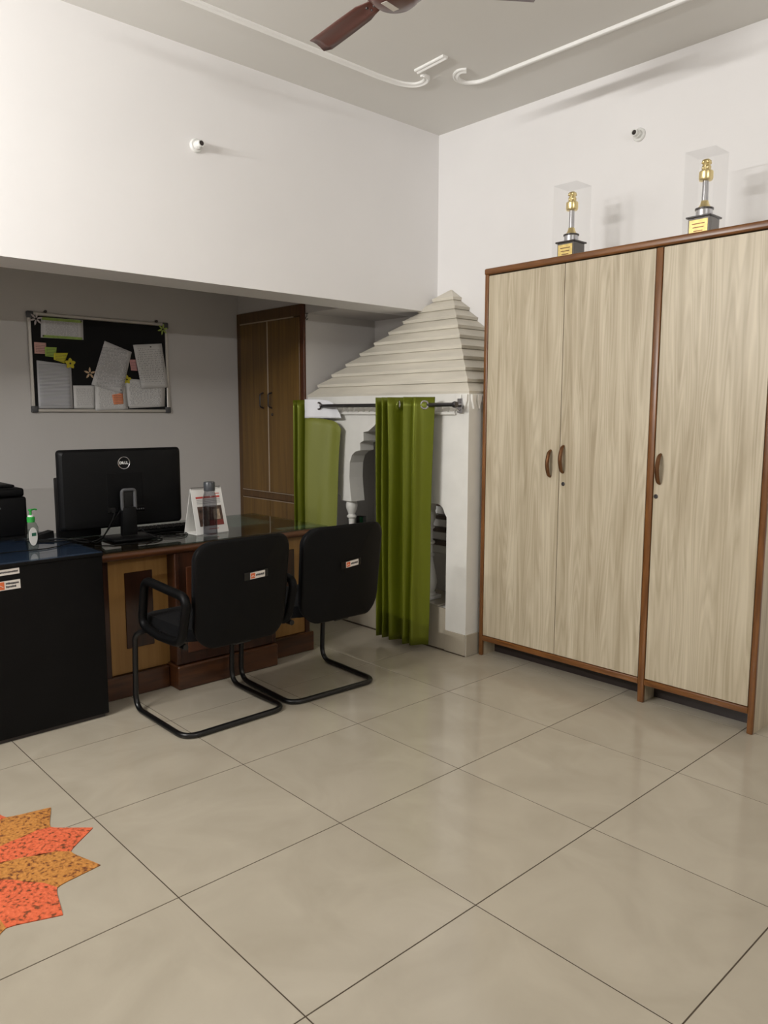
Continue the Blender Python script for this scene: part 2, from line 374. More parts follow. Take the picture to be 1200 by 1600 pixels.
def wdoor(a, b, hy, hz, lock):
    d = MB().box((-.002, a, .121), (.016, b, WH-.031), .0015).build('door', M['laminate'], wd, smooth=0)
    h = MB(); pts = smoothpath([(-.003, hy, hz-.068), (-.022, hy, hz-.052), (-.034, hy, hz), (-.022, hy, hz+.052), (-.003, hy, hz+.068)], 6)
    N = len(pts); rad = [0.006+.0045*math.sin(PI*i/(N-1)) for i in range(N)]
    h.tube(pts, rad, 10).build('handle', M['bronze'], d)
    if lock:
        MB().lathe([(.0, -.006), (.0075, -.006), (.0105, -.003), (.0105, 0)], (-.001, lock[0], lock[1]), 16, 'X').build('lock', M['gunmetal'], d)
wdoor(-.2215, Y0-.024, -.170, 1.125, None)
wdoor(-.705, -.2245, -.247, 1.150, (-.250, 1.024))
wdoor(Y1+.027, -.743, -.772, 1.128, (-.757, 1.000))

# ================================================================== TROPHIES
def trophy(x, y, label_t, label_c, rz=0.0, s=1.0):
    t = thing('trophy', label_t, 'trophy', (x, y, WH+.010), rz, 'trophies on the wardrobe'); t.scale = (1.05, 1.05, 1.12)
    MB().box((-.047, -.047, 0), (.047, .047, .078), .002).build('plinth', M['trobase'], t)
    MB().box((-.055, -.055, .078), (.055, .055, .085), .002).build('plinth_rim', M['trorim'], t)
    pq = MB().box((-.049, -.040, .010), (-.0465, .040, .070)).build('plaque', M['plaque'], t, smooth=0)
    for k in range(3): MB().box((-.0496, -.028+.004*k, .052-.014*k), (-.0486, .028-.004*k, .056-.014*k)).build('engraved_line', M['bronze'], pq, smooth=0)
    MB().lathe([(.034, .085), (.034, .112)], n=24).build('silver_ring', M['silver'], t)
    MB().lathe([(.034, .112), (.038, .113), (.038, .119), (.03, .121)], n=24).build('ring_rim', M['trorim'], t)
    MB().lathe([(.030, .120), (.024, .126), (.018, .136), (.0145, .148)], n=24).build('flared_foot', M['gold'], t)
    MB().lathe([(.0135, .146), (.0125, .225)], n=20).build('column', M['silver'], t)
    MB().lathe([(.014, .224), (.026, .226), (.029, .232), (.029, .258), (.026, .262), (.018, .263)], n=24).build('gold_drum', M['gold'], t)
    lb = MB().lathe([(.017, .262), (.015, .278), (.017, .296), (.012, .306), (0, .308)], n=16)
    for k in range(4):
        a = k*PI/2+PI/4
        lb.ico((.0115*math.cos(a), .0115*math.sin(a), .297), .0095, 1, (1, 1, 1.1)); lb.ico((.0125*math.cos(a), .0125*math.sin(a), .275), .008, 1, (1, 1, 1.5))
        lb.ico((.018*math.cos(a), .018*math.sin(a), .293), .0045, 1)
    lb.build('lion_capital', M['gold'], t, smooth=60)
    c = thing('display_case', label_c, 'display case', (x, y, WH+.009), 0, 'clear cases over the trophies')
    w_, h_, th = .068, .372, .002
    for a, b, n in (((-w_, -w_, 0), (-w_+th, w_, h_), 'pane'), ((w_-th, -w_, 0), (w_, w_, h_), 'pane'), ((-w_+th, -w_, 0), (w_-th, -w_+th, h_), 'pane'), ((-w_+th, w_-th, 0), (w_-th, w_, h_), 'pane'), ((-w_, -w_, h_), (w_, w_, h_+th), 'lid')):
        MB().box(a, b).build(n, M['case'], c, smooth=0)
trophy(2.535, -.143, 'gold and silver pillar trophy nearer the shrine on the wardrobe', 'clear acrylic case over the trophy nearer the shrine')
trophy(2.535, -.840, 'gold and silver pillar trophy above the single right-hand wardrobe door', 'clear acrylic case over the trophy above the single wardrobe door')

# ================================================================== LAMP HOLDERS
def holder(name, loc, rz, label, drop):
    t = thing(name, label, 'lamp holder', loc, rz, 'empty bulb holders on the walls')   # local -Y points into the room
    MB().lathe([(.0, 0), (.034, 0), (.034, -.008), (.030, -.013), (.0, -.014)], n=24, axis='Y').build('backplate', M['white'], t)
    ang = Matrix.Rotation(drop, 4, 'X')
    b = MB().lathe([(.021, -.010), (.021, -.034), (.017, -.037), (.017, -.058), (.0125, -.058), (.0125, -.040), (0, -.040)], n=20, axis='Y').build('socket', M['white'], t)
    b.rotation_euler = (drop, 0, 0)
    s = MB().lathe([(.0, -.042), (.0120, -.042), (.0122, -.0575), (.0, -.0565)], n=16, axis='Y').build('contact_well', M['trorim'], t); s.rotation_euler = (drop, 0, 0)
holder('lamp_holder', (1.117, YL, 2.716), 0, 'empty white bulb holder on the wall above the alcove', math.radians(0))
holder('lamp_holder', (XR, -.298, 2.826), -PI/2, 'empty bulb holder high on the wall above the wardrobe', math.radians(0))

# ================================================================== CEILING FAN
FX, FY, FZ = 1.107, -.322, 2.90
fan = thing('ceiling_fan', 'brown three-blade ceiling fan on a short down rod', 'fan', (FX, FY, ZC))
z = FZ-ZC
MB().lathe([(.0, 0), (.065, 0), (.06, -.03), (.02, -.05), (.014, -.055)], n=24).build('canopy', M['fan'], fan)
MB().lathe([(.012, -.04), (.012, z+.06)], n=12).build('down_rod', M['fan'], fan)
MB().lathe([(.02, z+.07), (.08, z+.06), (.115, z+.04), (.12, z+.015), (.115, z-.005), (.095, z-.018), (.088, z-.03), (.07, z-.045), (.03, z-.052), (0, z-.053)], n=36).build('motor', M['fan'], fan)
st = MB().box((-.036, -.013, -.0005), (.036, .013, .0006)).build('sticker', M['sticker'], fan, smooth=0); st.location = (-.012, .012, z-.0532); st.rotation_euler = (0, 0, math.radians(8))
FAN_A = math.radians(83)
for k in range(3):
    bl = MB(); rows = []
    for i, (r, w0, w1) in enumerate([(.10, -.022, .022), (.16, -.034, .034), (.20, -.046, .050), (.34, -.052, .054), (.495, -.055, .056), (.53, -.030, .056)]):
        rows.append([Vector((r, (w0+(w1-w0)*q/4)*.78, z+.004 + (q-2)*.0055 - .004*(q-2)**2*.4)) for q in range(5)])
    bl.sheet(rows)
    b = bl.build('blade', M['fan'], fan, smooth=60); b.rotation_euler = (0, 0, FAN_A + k*2*PI/3)
    sm = b.modifiers.new('t', 'SOLIDIFY'); sm.thickness = .003
    for dx, dy in ((.13, .0), (.16, .012), (.16, -.012)):
        s = MB().lathe([(.0, -.004), (.005, -.004), (.006, 0), (.0, .001)], (dx, dy, z), 10).build('screw', M['trorim'], b)

# ================================================================== SHRINE (built-in plaster temple)
TX, TA, TB, TZ = 2.28, 0.31, 1.762, 1.49
sh = thing('plaster_shrine', 'white plaster home shrine with stepped pyramid roof in the corner', 'shrine', (TX, TA, 0))
def T(y): return y-TA       # local y
W_ = TB-TA
DX = XR-TX-.002
# plinth and its facing tiles
MB().box((.012, T(.466), 0), (DX, W_, .250)).build('platform', M['temple'], sh, smooth=0)
def ptile(a, b, z0, z1, x0=0.0, x1=.012, mt='tile'): return MB().box((x0, a+.0008, z0+.001), (x1, b-.0008, z1), .001).build('tile', M[mt], sh, smooth=0)
for a, b in ((.466, 1.066), (1.066, 1.666), (1.666, TB)): ptile(T(a), T(b), .005, .252)
for a, b in ((.53, 1.066), (1.066, 1.666), (1.666, TB)): MB().box((0.003, T(a)+.001, .2525), (.42, T(b)-.001, .262), .001).build('tile', M['tile'], sh, smooth=0)
ptile(T(TA), T(.466), .005, .127, -.008, .0)
MB().box((-.0075, .001, .0002), (.011, T(TB), .005)).build('floor_joint', M['grout'], sh, smooth=0)
MB().box((0, -.008, .001), (DX, 0, .127), .001).build('tile', M['tile'], sh, smooth=0)
# pierced front wall
half = [(1.028, 1.372), (1.083, 1.305), (1.14, 1.27), (1.187, 1.263), (1.185, 1.209), (1.221, 1.193), (1.217, 1.148), (1.265, 1.137), (1.30, 1.113), (1.322, 1.063), (1.326, .965), (1.320, .90), (1.307, .81), (1.416, .81), (1.416, .838), (1.44, .852), (1.482, .862), (1.525, .862), (1.55, .857), (1.57, .846), (1.583, .829), (1.590, .81), (1.592, .79), (1.592, 0.0)]
mid = (TA+TB)/2
half = [(mid, 1.380)] + [(1.06 if k == 0 else y, (1.333 if k == 0 else zz)) for k, (y, zz) in enumerate(half)]
left = [(T(y), zz) for y, zz in half] + [(T(TB), 0.0), (T(TB), TZ)]
right = [(T(2*mid-y), zz) for y, zz in half[1:]]
right = [((T(.466) if abs(y-T(2*mid-1.592)) < 1e-6 else y), zz) for y, zz in right] + [(0.0, 0.0), (0.0, TZ)]
poly = list(reversed(right)) + left
MB().prism(poly, 0.0, .115, 'X').build('front_wall', M['temple'], sh, smooth=0, tri=True)
MB().box((.115, 0, 0), (DX, .12, TZ)).build('side_wall', M['temple'], sh, smooth=0)
MB().box((.115, .12, 1.44), (DX, W_, TZ)).build('inner_ceiling', M['temple'], sh, smooth=0)
# ledge and dentils under the eaves, front
MB().box((-.018, T(.40), 1.373), (0, T(1.60), 1.388), .003).build('frieze_ledge', M['temple'], sh)
dm = MB().prism([(-.011, 1.405), (0, 1.388), (.011, 1.405), (.011, 1.438), (-.011, 1.438)], -.010, 0, 'X').build('dentil', M['temple'], sh, smooth=0)
n = 24; y0, y1 = T(.41), T(1.59)
for i in range(n):
    o = dm if i == 0 else link('dentil', dm.data, sh)
    o.location = (0, y0+(y1-y0)*i/(n-1), 0)
# pointed leaves hanging under the eaves: corner of the front, and right side
pm = MB().prism([(-.019, 1.485), (.019, 1.485), (.017, 1.45), (.0, 1.405), (-.017, 1.45)], -.014, .0, 'X', .003).build('pendant_leaf', M['temple'], sh, smooth=0)
for i in range(2):
    o = pm if i == 0 else link('pendant_leaf', pm.data, sh)
    o.location = (0, .022+.042*i, 0)
for i in range(10):
    o = link('pendant_leaf', pm.data, sh); o.location = (.03+.046*i, 0, 0); o.rotation_euler = (0, 0, PI/2)
# stepped pyramid roof, each course a frustum with a lip
N = 10; ap = (DX, T(1.013), 2.183); z0 = TZ
def ring(k, out=0.0, over=0.0):
    """footprint corners at fraction k to the apex: front-right, front-left, back-left, back-right"""
    xf = (ap[0])*k - out; ya = ap[1]*k - out; yb = W_ + (ap[1]-W_)*k + out
    return [(xf, ya), (xf, min(yb, W_)), (DX, min(yb, W_)), (DX, ya)]
for i in range(N):
    k0, k1 = i/N, (i+1)/N
    zb, zt = z0+(ap[2]-z0)*k0, z0+(ap[2]-z0)*k1
    zl = zb+.014; o_ = .022 if i else .004
    mb = MB()
    mb.hexa([(x, y, zb-(.004 if i else 0)) for x, y in ring(k0, o_-.004)] + [(x, y, zl) for x, y in ring(k0, o_)])
    top = ring(k1+.004, .0) if i < N-1 else [(DX-.004, ap[1]-.004), (DX-.004, ap[1]+.004), (DX, ap[1]+.004), (DX, ap[1]-.004)]
    mb.hexa([(x, y, zl) for x, y in ring(k0, o_-.003)] + [(x, y, zt+.004) for x, y in top])
    mb.build('roof_course', M['roof'], sh, smooth=0)
# baluster columns
prof = [(.048, 0), (.048, .02), (.040, .024), (.040, .040), (.032, .046), (.044, .070), (.050, .105), (.046, .14), (.034, .19), (.025, .23), (.022, .26), (.030, .268), (.030, .278), (.021, .285), (.020, .335), (.031, .34), (.034, .348), (.031, .356), (.021, .360), (.019, .385), (.021, .43), (.031, .436), (.033, .444), (.026, .452), (.022, .458), (.028, .475), (.036, .495), (.039, .515), (.037, .532), (.033, .538), (.036, .544), (.036, .552), (.0, .552)]
for yy, bx_ in ((1.372, .058), (.690, .095)):
    MB().lathe(prof, (bx_, T(yy), .260), 20).build('baluster', M['temple'], sh, smooth=40)
    MB().box((bx_-.055, T(yy)-.055, .262), (bx_+.055, T(yy)+.055, .285), .004).build('baluster_foot', M['temple'], sh)
# altar inside: marble slab on a block and a stepped stand
MB().box((.30, .14, .262), (DX, W_-.01, .50)).build('altar_block', M['alcove'], sh, smooth=0)
MB().box((.27, .70, .50), (DX, W_-.01, .565), .006).build('altar_slab', M['temple'], sh)
M['stepwood'] = mat('dark_step_board', (92,76,66), 0.5, var=0.1)
for i in range(4):
    MB().box((.30+.05*i, .125, .50+.075*i), (DX, .66, .500+.075*i+.052), .004).build('altar_step', M['temple'], sh)
    MB().box((.29+.05*i, .122, .552+.075*i), (DX, .67, .575+.075*i), .003).build('step_board', M['stepwood'], sh)

# things inside the shrine
gb = thing('small_box', 'small green and white carton on the altar slab beside the baluster', 'box', (2.62, 1.60, .566), .3)
M['greenp'] = mat('green_carton', (48,120,84), 0.5, var=0.3, scale=50); M['darkbox'] = mat('dark_carton', (44,46,42), 0.5, var=0.3, scale=40)
MB().box((-.02, -.03, 0), (.02, .03, .09), .002).build('carton', M['darkbox'], gb); MB().box((-.0215, -.028, .02), (-.0202, .0, .085)).build('carton_label', M['greenp'], gb, smooth=0)
ds = thing('offering_dish', 'dark low dish with green leaves on the altar slab', 'dish', (2.66, 1.40, .566))
MB().lathe([(.03, 0), (.055, .006), (.068, .024), (.064, .024), (.05, .010), (0, .008)], n=24).build('dish', M['darkbox'], ds)
lf = MB()
for k in range(7):
    a = k*.9; lf.ico((.03*math.cos(a), .03*math.sin(a), .026), .016, 1, (1.3, .8, .6))
lf.build('leaves', M['greenp'], ds)
M['red'] = mat('red_petals', (150,20,28), 0.6)
for (fx, fy, fz, lab) in ((2.598, .60, .577, 'red artificial flower on the lowest altar step'), (2.68, .58, .726, 'red artificial flower on an upper altar step')):
    f = thing('artificial_flower', lab, 'flower', (fx, fy, fz), 0, 'red flowers on the altar steps')
    fb = MB()
    for k in range(6):
        a = k*PI/3; fb.ico((.018*math.cos(a), .018*math.sin(a), .020), .014, 1, (1, 1, .7))
    fb.ico((0, 0, .028), .012, 1); fb.build('petals', M['red'], f); MB().lathe([(.008, 0), (.006, .015)], n=8).build('stem', M['greenp'], f)
jr = thing('white_jar', 'white round jar on the shrine platform beside the pillar', 'jar', (2.48, .555, .262))
MB().lathe([(.03, 0), (.042, .01), (.045, .08), (.036, .10), (.0, .10)], n=24).build('jar_body', M['white'], jr); MB().lathe([(.036, .10), (.037, .115), (.0, .118)], n=24).build('lid', M['white'], jr)

# ================================================================== CURTAINS
RX, RZ = 2.18, 1.428
rod = thing('curtain_rod', 'dark metal curtain rod across the shrine front', 'curtain rod', (RX, .33, RZ))
MB().tube([(0, 0, 0), (0, 1.425, 0)], .0115, 14).build('rod', M['gunmetal'], rod)
MB().lathe([(.0, -.02), (.016, -.018), (.019, -.006), (.016, .004), (.0, .005)], n=16, axis='Y').build('end_cap', M['gunmetal'], rod)
br = MB().tube(fillet([(0, .03, .002), (.05, .03, .002), (.080, .03, .002)], .01), .006, 8); br.tube(fillet([(.0, .03, -.002), (.05, .03, -.02), (.080, .03, -.035)], .02), .004, 8)
br.build('bracket', M['chrome'], rod)
MB().box((.078, .012, -.045), (.0850, .048, .035), .002).build('bracket_plate', M['chrome'], rod)
M['satin'] = None
def satin(name, c, rough, an, sheen):
    mt, nt, b = new_mat(name); b.inputs['Base Color'].default_value = (*lin(c), 1); b.inputs['Roughness'].default_value = rough
    b.inputs['Metallic'].default_value = 0.45 if rough < .4 else 0.0; b.inputs['Sheen Weight'].default_value = sheen; b.inputs['Sheen Tint'].default_value = (*lin((190,200,110)), 1); b.inputs['Specular IOR Level'].default_value = 0.5
    tc = nt.nodes.new('ShaderNodeTexCoord'); mp = nt.nodes.new('ShaderNodeMapping'); mp.inputs['Scale'].default_value = (40, 40, 600)
    nt.links.new(tc.outputs['Object'], mp.inputs[0]); nz = nt.nodes.new('ShaderNodeTexNoise'); nz.inputs['Scale'].default_value = 1.0; nt.links.new(mp.outputs[0], nz.inputs[0])
    bp = nt.nodes.new('ShaderNodeBump'); bp.inputs['Strength'].default_value = 0.12; bp.inputs['Distance'].default_value = .002
    nt.links.new(nz.outputs[0], bp.inputs['Height']); nt.links.new(bp.outputs[0], b.inputs['Normal'])
    return mt
M['satin'] = satin('olive_satin', (102,110,20), 0.30, 0, 0.05)
M['satinback'] = satin('olive_satin_reverse', (118,122,48), 0.6, 0, 0.05)
M['header'] = mat('white_header_tape', (226,226,230), 0.7)
def drape(name, top, bot, z1, z0, mt, parent, ztop=None, rows=28, n=10, wob=.004, thick=.0025):
    """top / bot: plan points (x, y) of the same count; ztop: optional extra drop per point"""
    A, B = smoothpath(top, n), smoothpath(bot, n); zt = smoothpath([(q,) for q in ztop], n) if ztop else [(0,)]*len(A)
    R = []
    for r in range(rows+1):
        t = r/rows; row = []
        for i, (a, b) in enumerate(zip(A, B)):
            k = t**0.8; zz = (z1+zt[i][0])*(1-t)+z0*t
            row.append(Vector((a[0]*(1-k)+b[0]*k + wob*math.sin(9*t+i*.21), a[1]*(1-k)+b[1]*k + wob*.7*math.sin(7*t+1+i*.13), zz)))
        R.append(row)
    mb = MB(); mb.sheet(R); o = mb.build(name, mt, parent, smooth=80)
    s = o.modifiers.new('t', 'SOLIDIFY'); s.thickness = thick; s.offset = 0
    return o
def eyelet(parent, loc, rz, mt, sx=1.0):
    e = MB().tube([(0.0, .021*math.cos(a), .021*math.sin(a)) for a in [2*PI*k/20 for k in range(20)]], .006, 8, closed=True).build('eyelet', mt, parent)
    e.location = loc; e.rotation_euler = (0, 0, rz)
c2 = thing('curtain', 'olive green satin eyelet curtain hanging in the middle of the rod', 'curtain', (RX, .695, 0), 0, 'green curtains on the rod')
top = [(-.015, .225), (-.085, .195), (-.105, .183), (-.030, .168), (-.028, .150), (-.100, .125), (-.105, .112), (-.035, .098), (-.050, .080), (-.105, .058), (-.090, .040), (-.030, .010), (-.018, -.020), (-.035, -.042), (-.088, -.066), (-.080, -.080), (-.046, -.104), (-.066, -.124), (-.062, -.138), (-.035, -.152), (-.015, -.168), (.022, -.205), (.024, -.232)]
bot = [(-.010, .225), (-.070, .205), (-.085, .190), (-.030, .178), (-.028, .160), (-.080, .140), (-.085, .125), (-.030, .110), (-.040, .085), (-.090, .062), (-.085, .045), (-.030, .020), (-.010, -.005), (-.025, -.030), (-.085, -.058), (-.090, -.072), (-.045, -.090), (-.075, -.112), (-.070, -.128), (-.030, -.142), (-.005, -.160), (.010, -.180)]
top = [(x, y*.80 if y > 0 else y*.97) for x, y in top]; bot = [(x, y*.84 if y > 0 else y) for x, y in bot]
drape('fabric', top, bot, 1.472, .045, M['satin'], c2, n=6, wob=.0025)
eyelet(c2, (-.046, .017, RZ), 1.05-PI/2, M['chrome']); eyelet(c2, (-.019, -.160, RZ), .75, M['chrome'])
c1 = thing('curtain', 'olive green curtain bunched beside the cupboard with its white header turned out', 'curtain', (RX, 1.53, 0), 0, 'green curtains on the rod')
ft = [(.02, .196), (-.05, .182), (-.065, .170), (.0, .156), (.0, .142), (-.070, .122), (-.066, .110), (-.01, .094), (.02, .080), (.03, .06)]
drape('fabric', ft, [(x, y+.004) for x, y in ft], 1.468, .05, M['satin'], c1, n=6, wob=.002)
hp = [(.03, .06), (-.045, .068), (-.055, .045), (-.040, .005), (-.012, -.035), (.025, -.075), (.040, -.11), (.042, -.150), (.048, -.188)]
drape('reverse_panel', hp, [(.03, .07), (-.05, .078), (-.065, .05), (-.045, .02), (-.03, -.01), (-.035, -.04), (-.005, -.075), (.015, -.10), (.02, -.118)],
      1.352, .05, M['satinback'], c1, ztop=[0, 0, 0, 0, -.004, -.012, -.02, -.035, -.07], n=6, wob=.003)
drape('header_band', [(x, y+(.0 if k < 5 else .004*(k-4)**1.5)) for k, (x, y) in enumerate(hp)], hp, 1.472, 1.350, M['header'], c1, ztop=[0, 0, 0, 0, -.002, -.008, -.02, -.04, -.075], rows=8, n=6, wob=.001)
eyelet(c1, (-.014, -.033, RZ), -.75+PI/2-.1-.65, M['trorim'])

# ================================================================== BUILT-IN CUPBOARD
CX = 2.252
cb = thing('built_in_cupboard', 'tall dark brown veneered cupboard built into the alcove corner', 'cupboard', (CX, 1.772, 0))
CW = YB-1.772
MB().box((.016, 0, 0), (.0175, CW-.002, 2.115)).build('backing_board', M['oakdark'], cb, smooth=0)
MB().box((0, -.006, 0), (.02, .035, 2.115), .003).build('stile', M['redbrown'], cb); MB().box((0, CW-.055, 0), (.016, CW-.004, 2.115), .003).build('stile', M['oakdark'], cb)
MB().box((0, .035, 2.035), (.016, CW-.055, 2.115), .003).build('top_rail', M['oakdark'], cb); MB().box((0, .035, .755), (.016, CW-.055, .805), .003).build('middle_rail', M['oakdark'], cb)
MB().box((0, .035, 0), (.016, CW-.055, .08), .003).build('bottom_rail', M['oakdark'], cb)
ym = .415
for (a, b, z0_, z1_, hy) in ((.037, ym-.004, .812, 2.030, .372), (ym+.004, CW-.058, .812, 2.030, .478), (.037, ym-.003, .084, .748, None), (ym+.003, CW-.058, .084, .748, None)):
    d = MB().box((-.006, a, z0_), (.014, b, z1_), .003).build('door', M['oak'], cb)
    if hy:
        MB().tube(fillet([(-.006, hy, 1.418), (-.036, hy, 1.428), (-.036, hy, 1.518), (-.006, hy, 1.528)], .025), .006, 10).build('handle', M['trorim'], d)
        if hy < .4: MB().lathe([(0, -.006), (.008, -.006), (.011, -.002), (.011, 0)], (-.006, hy-.005, 1.372), 14, 'X').build('lock', M['trorim'], d)
M['bead'] = mat('pale_beading', (168,150,128), 0.4)
MB().box((-.010, ym-.0045, .812), (-.004, ym+.0045, 2.030), .001).build('beading', M['bead'], cb)
MB().box((-.009, .10, 2.030), (-.003, CW-.058, 2.038), .001).build('beading', M['bead'], cb); MB().box((-.009, .037, .806), (-.003, CW-.058, .811), .001).build('beading', M['bead'], cb)
MB().box((-.009, .037, .748), (-.003, CW-.058, .753), .001).build('beading', M['bead'], cb)

hk = thing('ceiling_hook', 'small dark hook under the soffit beside the cupboard top', 'hook', (2.262, 1.74, ZB))
MB().lathe([(.010, -.001), (.010, -.006), (0, -.007)], n=12).build('hook_plate', M['trorim'], hk); MB().tube(smoothpath([(0, 0, -.005), (0, 0, -.02), (0, .012, -.032), (0, 0, -.044), (0, -.010, -.036)], 6), .003, 8).build('hook_wire', M['gunmetal'], hk)

# ================================================================== NOTICE BOARD
BY = YB
nb = thing('notice_board', 'black felt notice board with aluminium frame and grey corners on the alcove wall', 'notice board', (1.21, BY, 1.385))
bw, bh = .945, .620; hw = bw/2
MB().box((-hw+.01, -.010, .01), (hw-.01, -.002, bh-.01)).build('felt_panel', M['felt'], nb, smooth=0)
MB().box((-hw, -.018, 0), (hw, 0, .022), .004).build('frame_rail', M['alu'], nb); MB().box((-hw, -.018, bh-.022), (hw, 0, bh), .004).build('frame_rail', M['alu'], nb)
MB().box((-hw, -.018, .022), (-hw+.022, 0, bh-.022), .004).build('frame_rail', M['alu'], nb); MB().box((hw-.022, -.018, .022), (hw, 0, bh-.022), .004).build('frame_rail', M['alu'], nb)
for sx in (-1, 1):
    for zz in (0, 1):
        cxx = sx*(hw-.018); cz = .018 if zz == 0 else bh-.018
        MB().box((cxx-.021, -.022, cz-.021), (cxx+.021, .0, cz+.021), .006, 2).build('corner_cap', M['greyplastic'], nb)
for sx in (-.36, .39): MB().lathe([(.009, -.02), (.009, -.004), (0, -.004)], (sx, 0, bh+.008), 12, 'Y').build('hanger', M['trorim'], nb)
def sheet_paper(name, pts, lab, cat, mt, d, curl=0.0, pin=None, group='papers pinned to the notice board'):
    xs = [p[0] for p in pts]; zs = [p[1] for p in pts]; cx, cz = sum(xs)/4, sum(zs)/4
    (tl, tr, brr, bl) = [(x-cx, zz-cz) for x, zz in pts]; rows = []
    for j in range(9):
        t = j/8; row = []
        for i in range(7):
            s = i/6
            x = (tl[0]*(1-s)+tr[0]*s)*(1-t)+(bl[0]*(1-s)+brr[0]*s)*t; zz = (tl[1]*(1-s)+tr[1]*s)*(1-t)+(bl[1]*(1-s)+brr[1]*s)*t
            row.append(Vector((x, -curl*t*t*(0.4+.6*abs(2*s-1)), zz)))
        rows.append(row)
    o = MB().sheet(rows).build(name, mt, None, smooth=80); o.location = (cx, BY-.0105-d, cz)
    s = o.modifiers.new('t', 'SOLIDIFY'); s.thickness = .0004
    tag(o, lab, cat, group)
    for (px, pz) in (pin or []):
        MB().lathe([(0, -.008), (.004, -.007), (.005, -.002), (.005, 0)], (px-cx, -.001, pz-cz), 10, 'Y').build('push_pin', M['trorim'], o)
    return o
P = lambda *a: a
gp = sheet_paper('notice', [(.822,1.976),(1.086,1.980),(1.085,1.853),(.815,1.850)], 'wide typed notice with green highlighted edges at the top of the board', 'paper', M['paper'], .001, 0, [(.830,1.862),(1.074,1.972)])
M['hl'] = mat('green_highlighter', (150,176,90), 0.7, var=0.2, scale=40)
for (za, zb) in ((.045, .062), (-.063, -.047)): MB().box((-.125, -.0012, za), (.125, -.0006, zb)).build('highlight_band', M['hl'], gp, smooth=0)
sheet_paper('notice', [(.781,1.708),(.996,1.689),(.997,1.410),(.779,1.409)], 'printed table sheet filling the lower left corner of the board', 'paper', M['papertab'], .001)
b1 = sheet_paper('notice', [(1.003,1.557),(1.147,1.561),(1.142,1.409),(1.002,1.409)], 'small printed sheet beside the table sheet along the board bottom', 'paper', M['paper2'], .001)
b3 = sheet_paper('notice', [(1.345,1.615),(1.651,1.600),(1.640,1.427),(1.352,1.411)], 'printed sheet in the lower right corner of the board', 'paper', M['paper2'], .0015, .0, [(1.372,1.420)])
b2 = sheet_paper('notice', [(1.145,1.565),(1.355,1.565),(1.364,1.408),(1.138,1.395)], 'letter at the board bottom carrying an orange sticky note', 'paper', M['paper2'], .009, .002)
sheet_paper('notice', [(1.221,1.855),(1.407,1.792),(1.326,1.510),(1.117,1.566)], 'tilted printed letter in the middle of the board', 'paper', M['paper'], .0115, .006, [(1.318,1.535)])
sheet_paper('notice', [(1.419,1.841),(1.630,1.863),(1.669,1.561),(1.467,1.549)], 'printed letter hanging over the right frame of the board', 'paper', M['paper2'], .009, .006, [(1.545,1.835)])
def note(name, rgb): return print_paper(name, rgb, ink=(90,60,60), rows=7, fill=0.6)
sheet_paper('sticky_note', [(.773,1.820),(.846,1.819),(.842,1.750),(.771,1.749)], 'pink sticky note at the left of the board', 'sticky note', note('pink_note', (214,168,158)), .001, .002)
sheet_paper('sticky_note', [(.836,1.794),(.910,1.795),(.899,1.731),(.835,1.736)], 'green sticky note between the pink and yellow notes', 'sticky note', note('green_note', (160,190,84)), .003, .002)
sheet_paper('sticky_note', [(.889,1.759),(.979,1.764),(.952,1.697),(.886,1.717)], 'yellow sticky note overlapping the green one', 'sticky note', note('yellow_note', (206,200,50)), .005, .002)
sheet_paper('sticky_note', [(1.256,1.502),(1.331,1.517),(1.333,1.443),(1.265,1.437)], 'orange sticky note on the letter at the board bottom', 'sticky note', note('orange_note', (236,150,108)), .0125, .002)
sheet_paper('sticky_note', [(1.394,1.742),(1.440,1.744),(1.447,1.668),(1.401,1.669)], 'pink sticky note half hidden between the two letters', 'sticky note', note('pink_note_two', (220,160,158)), .001, .001)
def flower(x, zz, r, petals, narrow, rgb, lab, d=.012):
    f = thing('paper_flower', lab, 'paper flower', (x, BY-.0105-d, zz), 0, 'paper flowers pinned to the board'); mt = mat('flower_paper', rgb, .6)
    for k in range(petals):
        a = 2*PI*k/petals+.3; pol = [(r*.12+ r*.88*t, narrow*r*math.sin(PI*min(1, t*.92+.08))**.8) for t in [i/6 for i in range(7)]]
        pts = [(u, v) for u, v in pol] + [(u, -v) for u, v in reversed(pol[:-1])]
        MB().prism([(u*math.cos(a)-v*math.sin(a), u*math.sin(a)+v*math.cos(a)) for u, v in pts], -.0012, 0, 'Y').build('petal', mt, f, smooth=0)
    MB().lathe([(0, -.006), (r*.16, -.004), (r*.18, 0)], n=10, axis='Y').build('flower_centre', M['trorim'], f)
flower(.788, 1.962, .042, 6, .14, (206,196,196), 'pale narrow-petalled paper flower at the top left corner of the board')
flower(1.640, 1.960, .040, 6, .15, (170,190,96), 'green narrow-petalled paper flower at the top right corner of the board')
flower(.987, 1.697, .036, 5, .34, (204,190,40), 'round-petalled yellow paper flower beside the yellow sticky note')
flower(1.116, 1.640, .040, 5, .16, (206,176,140), 'pale cream paper flower peeking out left of the tilted letter', .002)
flower(1.368, 1.607, .032, 5, .34, (204,190,40), 'yellow paper flower half hidden right of the tilted letter', .004)

